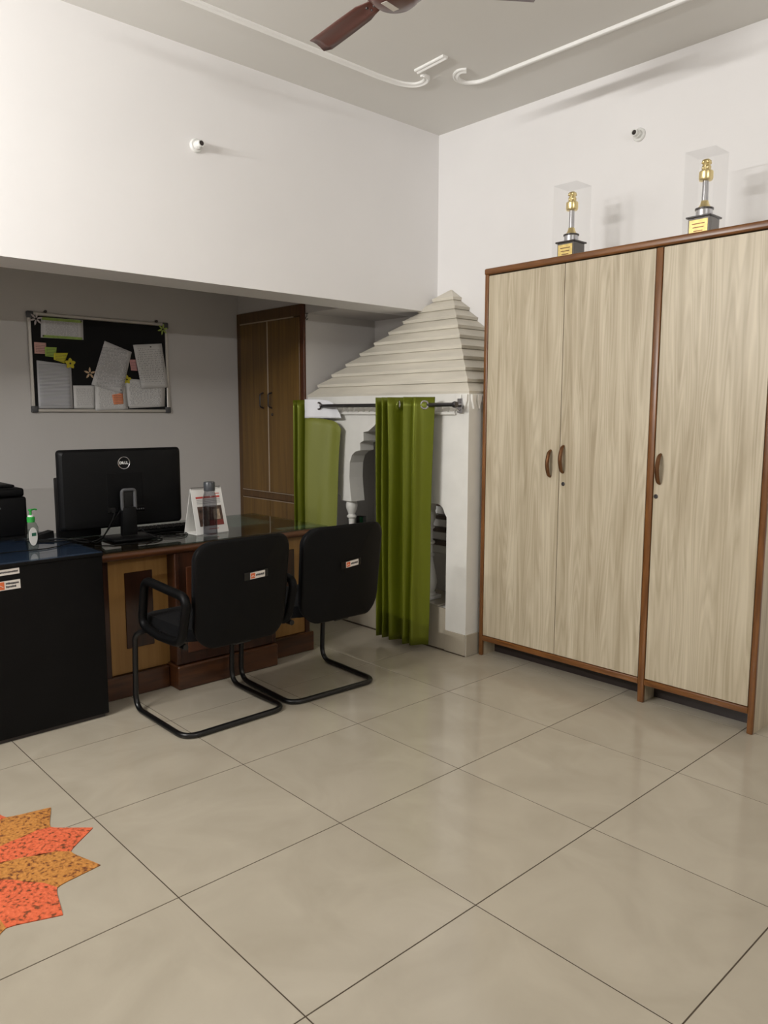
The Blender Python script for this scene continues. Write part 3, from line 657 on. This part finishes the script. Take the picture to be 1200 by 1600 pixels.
# ================================================================== DESK
DZ = .742
dk = thing('office_desk', 'wooden office desk with mahogany trim, honey panels and a glass top', 'desk', (1.11, .93, 0))
xl, xr, dd = -.665, .655, .76          # desk spans X .445..1.765, Y .93..1.69
tp = MB().box((xl+.02, .02, DZ-.040), (xr-.02, dd, DZ-.006)).build('desk_top', M['mahog_h'], dk, smooth=0)
MB().tube([(xl, .006, DZ-.027), (xr, .006, DZ-.027)], .021, 14).build('front_moulding', M['mahog_h'], dk)
MB().tube([(xr-.006, .0, DZ-.027), (xr-.006, dd, DZ-.027)], .021, 14).build('side_moulding', M['mahog_h'], dk)
MB().box((xl+.005, -.012, DZ-.0055), (xr+.004, dd-.005, DZ+.0005), .001).build('glass_sheet', M['glasstop'], dk)
ax0, ax1, zt = -.615, .60, DZ-.045
MB().box((ax0+.02, .11, 0), (ax1-.02, .128, zt)).build('modesty_board', M['mahog'], dk, smooth=0)
for s, (a, b) in enumerate(((ax0-.01, ax0+.022), (ax1-.03, ax1+.0))):
    MB().box((a, .085, 0), (b, .60, zt), .004).build('side_panel', M['mahog'], dk)
for (a, b) in ((ax0+.022, -.285), (.285, ax1-.03)):
    p = MB().box((a, .098, .115), (b, .1095, zt)).build('honey_panel', M['ply'], dk, smooth=0)
    c = (a+b)/2; MB().box((c-.072, .0935, .235), (c+.072, .0979, .612), .002).build('inset', M['mahog'], p)
MB().box((-.285, .0, .125), (.285, .109, zt), .004).build('centre_block', M['mahog'], dk)
for sx in (-1, 1):
    MB().box((sx*.285-.012, -.006, .128), (sx*.285+.012, .02, zt), .004).build('pilaster', M['mahog'], dk)
MB().box((-.30, -.018, 0), (.30, .109, .122), .006).build('centre_plinth', M['mahog_h'], dk)
MB().box((ax0-.02, .072, 0), (-.301, .109, .112), .005).build('plinth', M['mahog_h'], dk); MB().box((.301, .072, 0), (ax1+.02, .109, .112), .005).build('plinth', M['mahog_h'], dk)
MB().box((-.235, -.004, .18), (.235, -.0005, .62), .002).build('centre_inset', M['redbrown'], dk)
# sheets lying under the glass
pg = mat('pale_green_paper', (188,204,196), .7)
for a, b, lab in (((1.36, 1.27), (1.655, 1.68), 'pale sheet lying under the desk glass near the cupboard'), ((1.50, .985), (1.735, 1.065), 'narrow pale slip under the desk glass at its right corner')):
    tag(MB().box((a[0], a[1], DZ-.0060), (b[0], b[1], DZ-.0057)).build('paper_sheet', pg, smooth=0), lab, 'paper')

# ================================================================== BLACK SIDE CABINET
KZ = .768
kb = thing('side_cabinet', 'black scuffed side cabinet with stickers and a blue glass top', 'cabinet', (.06, .84, 0))
MB().box((-.62, 0, .015), (.36, .90, KZ-.02), .003).build('body', M['sheet'], kb)
MB().box((-.60, .012, 0), (.345, .88, .02)).build('toe_base', M['trorim'], kb, smooth=0)
MB().box((-.625, -.006, KZ-.022), (.363, .905, KZ-.006), .003).build('cabinet_top', M['sheet'], kb)
MB().box((-.62, -.003, KZ-.0061), (.361, .90, KZ-.0058)).build('blue_sheet', mat('blue_sheet', (58,74,98), .6, var=.2, scale=5), kb, smooth=0)
MB().box((-.62, -.004, KZ-.0057), (.362, .90, KZ), .001).build('glass_sheet', M['blueglass'], kb)
def sticker(parent, c, w_, h_, rz, logo=True, lines=1):
    """flat sticker on a face that looks to -Y"""
    s = MB().box((-w_/2, -.0006, -h_/2), (w_/2, .0003, h_/2)).build('sticker', M['sticker'], parent, smooth=0); s.location = c; s.rotation_euler = (0, rz, 0)
    x0 = -w_/2+.06*w_
    if logo:
        lg = MB().box((-w_/2+.002, -.0011, -h_/2+.003), (-w_/2+h_*.82, -.0005, h_/2-.003)).build('logo_patch', M['orange'], s, smooth=0); x0 = -w_/2+h_*.98
        q = h_*.82; MB().tube([(-w_/2+q*.2, -.0013, -q*.2), (-w_/2+q*.5, -.0013, q*.05), (-w_/2+q*.85, -.0013, -q*.2)], .0012, 6).build('logo_mark', M['sticker'], s)
    for k in range(lines):
        zz = (0 if lines == 1 else h_*(.18-.36*k)); hh = h_*(.16 if lines == 1 else .12); x = x0; rr = random.Random(k+int(w_*1000))
        tm_ = MB(); xe = w_/2-.06*w_ - (0.12*w_*k)
        while x < xe:
            ww = rr.uniform(.0025, .0055); tm_.box((x, -.0010, zz-hh*rr.uniform(.7, 1)), (min(x+ww, xe), -.0005, zz+hh*rr.uniform(.7, 1.1))); x += ww+.0009
        tm_.build('print_line', M['ink'], s, smooth=0)
    return s
sticker(kb, (-.045, -.0005, .727), .102, .024, math.radians(-1.5), logo=False)
sticker(kb, (-.040, -.0005, .672), .094, .038, math.radians(-1.0), lines=2)

# ================================================================== THINGS ON THE DESKS
# printer
pr = thing('printer', 'black printer with a flat lid on the blue-topped cabinet', 'printer', (.07, 1.44, KZ))
MB().box((-.23, 0, .012), (.235, .29, .205), .012, 3).build('body', M['black'], pr); MB().box((-.225, .01, 0), (.23, .28, .014)).build('foot_rail', M['blackm'], pr)
MB().box((-.235, -.004, .206), (.225, .29, .248), .012, 3).build('scanner_lid', M['black'], pr); MB().box((-.22, .05, .248), (.20, .28, .262), .008, 2).build('feeder_cover', M['blackm'], pr)
MB().box((-.20, -.006, .03), (.05, .0, .055), .002).build('paper_slot', M['blackgloss'], pr); MB().lathe([(0, -.003), (.005, -.002), (.005, 0)], (.11, 0, .155), 10, 'Y').build('status_light', M['greyplastic'], pr)
# sanitiser pump bottle
sb = thing('sanitizer_bottle', 'clear pump bottle of sanitizer with green cap on the blue glass', 'bottle', (.208, 1.10, KZ), .25); sb.scale = (1.18, 1.18, 1.03)
M['greencap'] = mat('bright_green_plastic', (40,150,60), .4)
def oval(h, a, b, r=None): return [(a*math.cos(t)*(abs(math.cos(t))**-.25 if abs(math.cos(t)) > .05 else 1), b*math.sin(t), h) for t in [2*PI*k/20 for k in range(20)]]
mb = MB(); rs = [oval(h, a, b) for h, a, b in ((0, .021, .014), (.006, .024, .017), (.06, .0265, .018), (.095, .026, .018), (.112, .019, .015), (.120, .013, .012))]
R = [[mb.bm.verts.new(p) for p in r] for r in rs]
for A, B in zip(R, R[1:]):
    for k in range(20): mb.bm.faces.new((A[k], A[(k+1) % 20], B[(k+1) % 20], B[k]))
mb.bm.faces.new(list(reversed(R[0]))); mb.bm.faces.new(R[-1]); mb.build('bottle_body', M['pet'], sb, smooth=50)
lb = MB().prism([(.0175*math.cos(t)-.006, .058+.040*math.sin(t)) for t in [2*PI*k/24 for k in range(24)]], -.0200, -.0185, 'Y').build('label_patch', M['white'], sb); MB().box((-.012, -.0207, .060), (.006, -.0199, .074)).build('label_print', mat('green_print', (30,100,76), .5), lb, smooth=0)
MB().lathe([(.014, .119), (.0145, .140), (.012, .143), (.0, .143)], n=20).build('cap', M['greencap'], sb)
MB().lathe([(.010, .142), (.010, .149), (.004, .150)], n=16).build('collar', M['white'], sb)
MB().lathe([(.0045, .148), (.0045, .168), (.008, .170), (.008, .176), (0, .177)], n=14).tube([(-.006, 0, .173), (.018, 0, .174), (.026, 0, .171)], .0035, 8).build('pump_head', M['greencap'], sb)

# monitor
mn = thing('desktop_monitor', 'wide black monitor seen from behind on a grey-rimmed stand', 'monitor', (.728, 1.235, DZ), math.radians(-1.0))
MY = .04                         # back shell plane
MB().prism(rrect(.645, .400, .018, 4, 0, .258), MY+.018, MY+.036, 'Y', .003).build('screen_frame', M['black'], mn)
def shell(u, v, d): return Vector((u, d, v))
mb = MB(); rs = []
for k, d in ((1.0, MY+.018), (.985, MY+.006), (.95, MY-.004), (.80, MY-.010)):
    rs.append([mb.bm.verts.new((u*k, d, .258+(v-.258)*k)) for u, v in rrect(.642, .397, .02, 4, 0, .258)])
for A, B in zip(rs, rs[1:]):
    for k in range(len(A)): mb.bm.faces.new((A[k], A[(k+1) % len(A)], B[(k+1) % len(A)], B[k]))
mb.bm.faces.new(rs[-1]); mb.build('back_shell', M['blackm'], mn, smooth=30)
MB().box((-.25, MY-.001, .437), (.25, MY+.004, .4405)).build('vent_slot', M['trorim'], mn, smooth=0)
MB().box((-.093, MY-.0125, .165), (.093, MY-.0095, .335), .001).build('mount_panel', M['black'], mn)
pp = MB().box((-.095, MY-.0135, .135), (.10, MY-.009, .163), .001).build('port_strip', M['blackgloss'], mn)
for k in range(6): MB().box((.035+.011*k, MY-.0145, .143), (.042+.011*k, MY-.0134, .150)).build('port', M['greyplastic'], pp, smooth=0)
# emblem: ring with four letters
em = MB().tube([(.030*math.cos(a), 0, .030*math.sin(a)) for a in [2*PI*k/32 for k in range(32)]], .0025, 8, closed=True).build('emblem_ring', M['silver'], mn); em.location = (0, MY-.0105, .386)
def letter(ch, parent, x, zz, size, rot, mt):
    cu = bpy.data.curves.new('letter', 'FONT'); cu.body = ch; cu.size = size; cu.extrude = .0008; cu.offset = .0006; cu.align_x = 'CENTER'; cu.align_y = 'CENTER'
    tmp = bpy.data.objects.new('tmp', cu); COL.objects.link(tmp); bpy.context.view_layer.update()
    me = bpy.data.meshes.new_from_object(tmp.evaluated_get(bpy.context.evaluated_depsgraph_get())); bpy.data.objects.remove(tmp)
    me.materials.clear(); me.materials.append(mt); o = link('letter', me, parent); o.location = (x, -.0005, zz); o.rotation_euler = (PI/2, rot, 0)
for ch, x, r in (('D', -.0165, 0), ('E', -.0050, math.radians(-30)), ('L', .0075, 0), ('L', .0175, 0)): letter(ch, em, x, 0, .0185, r, M['white'])
# stand: column with open loop at the top and a flat base
MB().prism([(-.040, 0.02), (.040, 0.02), (.036, .165), (-.036, .165)], MY-.060, MY-.022, 'Y', .006).build('stand_column', M['blackm'], mn)
lp = [(.034*sx, zz) for sx, zz in ((-1, .12), (-1, .245), (1, .245), (1, .12))]
MB().tube(fillet([(-.034, MY-.050, .20), (-.034, MY-.050, .252), (.034, MY-.050, .252), (.034, MY-.050, .150), (-.034, MY-.050, .150), (-.034, MY-.050, .21)], .016), .009, 10).build('stand_loop', M['greyplastic'], mn)
MB().box((-.026, MY-.048, .160), (.026, MY-.008, .245), .004).build('stand_neck', M['blackgloss'], mn)
MB().box((-.115, -.09, 0.0005), (.115, .10, .016), .007, 2).build('stand_base', M['black'], mn)
# low black unit standing behind the monitor
tw = thing('computer_unit', 'slim black unit standing behind the left end of the monitor', 'computer', (.575, 1.45, DZ))
MB().box((-.115, 0, 0), (.10, .06, .31), .006, 2).build('case', M['blackm'], tw); MB().box((-.11, .058, .02), (.095, .0625, .30), .002).build('front_panel', M['blackgloss'], tw)
# keyboard
kbd = thing('keyboard', 'black keyboard lying on the glass behind the monitor', 'keyboard', (1.04, 1.40, DZ), math.radians(-2))
MB().box((-.21, -.065, 0), (.21, .065, .016), .005, 2).build('keyboard_base', M['black'], kbd)
km = MB().box((-.0085, -.0085, .014), (.0085, .0085, .023), .002).build('key', M['blackm'], kbd)
first = True
for r in range(5):
    for c in range(19):
        o = km if first else link('key', km.data, kbd); first = False
        o.location = (-.198+.022*c, -.05+.025*r, 0)
# calendar
cl = thing('desk_calendar', 'white tent desk calendar with red heading and photo print', 'calendar', (1.135, 1.17, DZ), math.radians(4))
M['card'] = mat('white_card', (226,224,220), .6)
MB().hexa([(-.10, -.062, 0), (.10, -.062, 0), (.10, -.059, 0), (-.10, -.059, 0), (-.096, -.0015, .240), (.096, -.0015, .240), (.096, .0015, .240), (-.096, .0015, .240)]).build('front_card', M['card'], cl, smooth=0)
MB().hexa([(-.10, .057, 0), (.10, .057, 0), (.10, .06, 0), (-.10, .06, 0), (-.096, -.0015, .240), (.096, -.0015, .240), (.096, .0015, .240), (-.096, .0015, .240)]).build('rear_card', M['card'], cl, smooth=0)
MB().box((-.10, -.062, 0.0002), (.10, .06, .003)).build('floor_card', M['card'], cl, smooth=0)
def on_card(a, b, name, mt, d=.0008):
    """rectangle on the sloping front card, a/b = (x, fraction up)"""
    def q(x, t, dd): return (x, -.062+.0605*t-dd, .240*t+dd*.25)
    return MB().hexa([q(a[0], a[1], d), q(b[0], a[1], d), q(b[0], a[1], -.0005), q(a[0], a[1], -.0005), q(a[0], b[1], d), q(b[0], b[1], d), q(b[0], b[1], -.0005), q(a[0], b[1], -.0005)]).build(name, mt, cl, smooth=0)
redp = mat('red_print', (190,60,52), .6); picm = mat('dark_photo_print', (84,62,52), .45, var=.9, scale=38)
on_card((-.072, .775), (.078, .815), 'red_heading', redp); on_card((.05, .855), (.078, .870), 'red_mark', redp)
for r in range(3): on_card((-.070, .735-.036*r), (.078, .743-.036*r), 'date_row', M['greyplastic'])
ph = on_card((-.072, .17), (.078, .60), 'photo_print', picm); on_card((-.01, .17), (.078, .285), 'photo_red_cloth', mat('dull_red_print', (128,52,46), .5), .0012)
on_card((.02, .30), (.062, .52), 'photo_pale_shape', mat('pale_print', (168,150,128), .5, var=.5, scale=60), .0012); on_card((-.02, .095), (.04, .108), 'red_mark', redp)
sp = MB()
for k in range(22): sp.tube([(-.088+.0084*k, .006*math.cos(a), .240+.006*math.sin(a)) for a in [2*PI*q/8 for q in range(8)]], .0009, 4, closed=True)
sp.build('spiral_binding', M['trorim'], cl)
# bottle
bt = thing('water_bottle', 'smoky grey water bottle in front of the calendar', 'bottle', (1.090, 1.052, DZ))
MB().lathe([(.0, .002), (.034, .002), (.0375, .006), (.0375, .175), (.036, .200), (.030, .222), (.0275, .232), (.0275, .240), (.025, .240), (.025, .232), (.0275, .221), (.0335, .199), (.035, .175), (.035, .010), (.0, .010)], n=32).build('bottle_body', M['smoke'], bt, smooth=50)
MB().lathe([(.0, .0105), (.0345, .0105), (.0345, .155), (.0, .155)], n=32).build('water', M['water'], bt)
MB().lathe([(.0290, .236), (.0295, .240), (.0295, .278), (.027, .283), (.0, .283)], n=32).build('screw_cap', mat('dark_grey_cap', (66,68,72), .35), bt)
# cables
def cable(label, pts, r=.0028, mt='cable'):
    o = MB().tube([Vector(p) for p in smoothpath(pts, 8)], r, 6).build('cable', M[mt], None, smooth=60); o.location = (0, 0, 0); return tag(o, label, 'cable', 'cables on the desk')
zt = DZ+.0035; kz = KZ+.0035
cable('thin cable running over the blue glass past the sanitizer bottle', [(-.10, 1.05, kz), (.10, 1.06, kz), (.24, 1.045, kz), (.34, 1.09, kz), (.415, 1.15, kz), (.46, 1.19, zt+.01), (.56, 1.30, zt)])
cable('black cable from the monitor port looping down to the desk', [(.70, 1.255, .895), (.665, 1.235, .86), (.60, 1.20, .80), (.53, 1.16, zt+.006), (.45, 1.15, kz+.01), (.36, 1.22, kz), (.26, 1.26, kz)], .0035)
cable('black cable from the monitor stand trailing to the printer', [(.66, 1.24, .88), (.63, 1.215, .84), (.56, 1.17, .775), (.49, 1.19, zt+.01), (.40, 1.24, kz+.006), (.33, 1.275, kz), (.26, 1.32, kz)], .004)
cable('coiled thin cable on the glass right of the monitor stand', [(.83, 1.18, zt), (.92, 1.13, zt), (1.00, 1.14, zt), (1.02, 1.20, zt+.003), (.95, 1.25, zt+.003), (.86, 1.22, zt+.005), (.87, 1.155, zt+.006), (.95, 1.12, zt+.007), (1.01, 1.16, zt+.007), (.98, 1.23, zt+.007), (.90, 1.24, zt+.008)], .0022)
cable('cable lying under the front of the monitor stand', [(.50, 1.12, zt), (.58, 1.08, zt), (.68, 1.06, zt), (.78, 1.05, zt), (.84, 1.10, zt), (.80, 1.16, .763), (.775, 1.20, .80)], .0024)
ad = thing('power_adapter', 'small black wedge adapter among the cables beside the monitor', 'adapter', (.345, 1.38, KZ), .2)
MB().hexa([(-.05, -.03, 0), (.05, -.03, 0), (.05, .03, 0), (-.05, .03, 0), (-.045, -.025, .018), (.05, -.025, .034), (.05, .025, .034), (-.045, .025, .018)]).build('adapter_body', M['black'], ad, smooth=0)
MB().tube(smoothpath([(-.05, 0, .008), (-.09, -.01, .006), (-.13, .01, .006)], 6), .003, 6).build('adapter_lead', M['cable'], ad)

# ================================================================== CHAIRS
def chair(label, xc, yc, rz, arms, stick):
    c = thing('visitor_chair', label, 'chair', (xc, yc, 0), rz, 'cantilever chairs at the desk')
    hw = .258
    fr = fillet([(-.225, -.17, .395), (-.225, .19, .395), (-hw, .245, .372), (-hw, .265, .0135), (-hw, -.205, .0135), (hw, -.205, .0135), (hw, .265, .0135), (hw, .245, .372), (.225, .19, .395), (.225, -.17, .395)], .075, 8)
    MB().tube(fr, .0128, 12).build('frame', M['steelblack'], c)
    for yy in (-.10, .13): MB().box((-.225, yy-.02, .398), (.225, yy+.02, .410), .002).build('seat_bracket', M['steelblack'], c)
    MB().pad(rrect(.46, .46, .07, 5, 0, .02), lambda u, v, d: Vector((u, v, .412 + d + .012*math.cos(u*5) - .03*max(0, v-.17)/.1*.5)), 0, .055).build('seat', M['fabric'], c, smooth=50)
    def bk(u, v, d):
        lean = -.05*(v-.40)/.45
        return Vector((u, -.245 - .038*(1-(u/.235)**2) + lean + d, v))
    ol = [(u*(1-.05*max(0, (.60-v)/.2)), v - (.012*(1-(u/.235)**2) if v < .5 else -.006*(1-(u/.235)**2))) for u, v in rrect(.47, .455, .075, 7, 0, .630, rb=.085)]
    MB().pad(ol, bk, 0, .014).build('back_shell', M['black'], c, smooth=50)
    MB().pad([(u*.97, .630+(v-.630)*.97) for u, v in ol], bk, .0142, .055).build('backrest', M['fabric'], c, smooth=50)
    MB().box((-.045, -.265, .388), (.045, -.10, .404), .006).build('back_bracket', M['steelblack'], c)
    if arms:
        for s in (-1, 1):
            x = s*.268
            a = [(x, .10, .425), (x, .135, .455), (x*.99, .105, .645), (x, -.25, .635), (x, -.225, .455), (x, -.14, .425), (x, .10, .425)]
            P_ = fillet([(x, -.02, .420), (x, .145, .437), (x, .105, .650), (x, -.275, .632), (x, -.215, .428), (x, -.02, .420)], .055, 7)
            MB().tube(P_[:-1], .0195, 12, closed=True).build('armrest', M['black'], c)
            MB().box((min(x, s*.20), -.10, .400), (max(x, s*.20), -.06, .412), .002).build('arm_bracket', M['steelblack'], c)
            MB().box((min(x, s*.20), .04, .400), (max(x, s*.20), .08, .412), .002).build('arm_bracket', M['steelblack'], c)
    u, v, rr = stick
    p = bk(u, v, 0); lean = math.atan2(.05, .45)
    tpz = MB().box((-.062, -.0008, -.017), (.058, .0004, .019)).build('tape', M['blackgloss'], c, smooth=0); tpz.location = p+Vector((.0, -.0015, 0)); tpz.rotation_euler = (lean, rr, 0)
    s = sticker(c, p+Vector((.004, -.003, 0)), .074, .029, rr); s.rotation_euler = (lean, rr, 0)
chair('black cantilever armchair with padded loop arms before the honey panel', .797, .555, 0.0, True, (.040, .694, math.radians(-3)))
chair('black cantilever chair without arms nearer the green curtain', 1.368, .560, math.radians(-2.5), False, (.020, .672, math.radians(-6)))

# ================================================================== RUG
rg = thing('star_rug', 'orange and mustard knitted star rug on the tiles', 'rug', (-.49, -.05, .0))
def knit(name, c1, c2):
    mt, nt, b = new_mat(name); b.inputs['Roughness'].default_value = .95
    tc = nt.nodes.new('ShaderNodeTexCoord'); v = nt.nodes.new('ShaderNodeTexVoronoi'); v.inputs['Scale'].default_value = 85
    nt.links.new(tc.outputs['Object'], v.inputs[0])
    nz = nt.nodes.new('ShaderNodeTexNoise'); nz.inputs['Scale'].default_value = 80; nz.inputs['Detail'].default_value = 3; nt.links.new(tc.outputs['Object'], nz.inputs[0])
    rp = nt.nodes.new('ShaderNodeValToRGB'); e = rp.color_ramp.elements; e[0].position = .34; e[0].color = (*lin((110,60,30)), 1); e[1].position = .46; e[1].color = (*lin(c1), 1)
    x = e.new(.75); x.color = (*lin(c2), 1); nt.links.new(nz.outputs[0], rp.inputs[0]); nt.links.new(rp.outputs[0], b.inputs['Base Color'])
    bp = nt.nodes.new('ShaderNodeBump'); bp.inputs['Strength'].default_value = .8; bp.inputs['Distance'].default_value = .004
    nt.links.new(v.outputs['Distance'], bp.inputs['Height']); nt.links.new(bp.outputs[0], b.inputs['Normal']); return mt
kr, km_ = knit('orange_red_knit', (212,96,58), (230,114,74)), knit('mustard_knit', (184,122,54), (202,140,70))
NP = 12
for k in range(NP):
    a0 = math.radians(-2 + 30*k); mb = MB(); rng = random.Random(k)
    def rad(da):            # pointed petal: tip at da=0, valley at +-15 deg
        t = abs(da)/math.radians(15); return .368 + .092*(1-t)**1.45
    top, botm = [], []
    K = 12
    for j in range(9):
        fr_ = .02+.98*j/8; rt, rb_ = [], []
        for i in range(K+1):
            da = math.radians(-15+30*i/K); r = rad(da)*fr_; sk = .16*(1-fr_)     # slight swirl of the bands
            x, y = r*math.cos(a0+da+sk), r*math.sin(a0+da+sk); edge = (j == 8)
            h = .003 if edge else .0085 + .0022*math.sin(fr_*70+da*8) + .0015*rng.random()
            rt.append(Vector((x, y, h))); rb_.append(Vector((x, y, .0006)))
        top.append(rt); botm.append(rb_)
    mb.sheet(top); mb.sheet([[v for v in r] for r in botm]); mb.sheet([top[-1], botm[-1]])
    mb.build('petal', kr if k % 2 == 0 else km_, rg, smooth=60)

# ================================================================== TUBE LIGHT FITTINGS (out of frame; the rear one is added as fill)
def batten(loc, rz, label):
    t = thing('tube_light', label, 'light', loc, rz)       # local +X points into the room
    MB().box((0, -.62, -.03), (.04, .62, .03), .004).build('batten', M['white'], t)
    mt, nt, b = new_mat('lit_tube'); b.inputs['Emission Color'].default_value = (1, .96, .88, 1); b.inputs['Emission Strength'].default_value = 3
    MB().tube([(.065, -.6, 0), (.065, .6, 0)], .013, 12).build('tube', mt, t)
    for s in (-1, 1): MB().box((.02, s*.60-.012, -.018), (.082, s*.60+.012, .018), .003).build('lamp_cap', M['white'], t)
batten((XW, .10, 2.50), 0, 'white batten tube light on the wall opposite the wardrobe')
batten((.2, YN, 2.45), PI/2, 'white batten tube added as fill light on the wall behind the viewer')
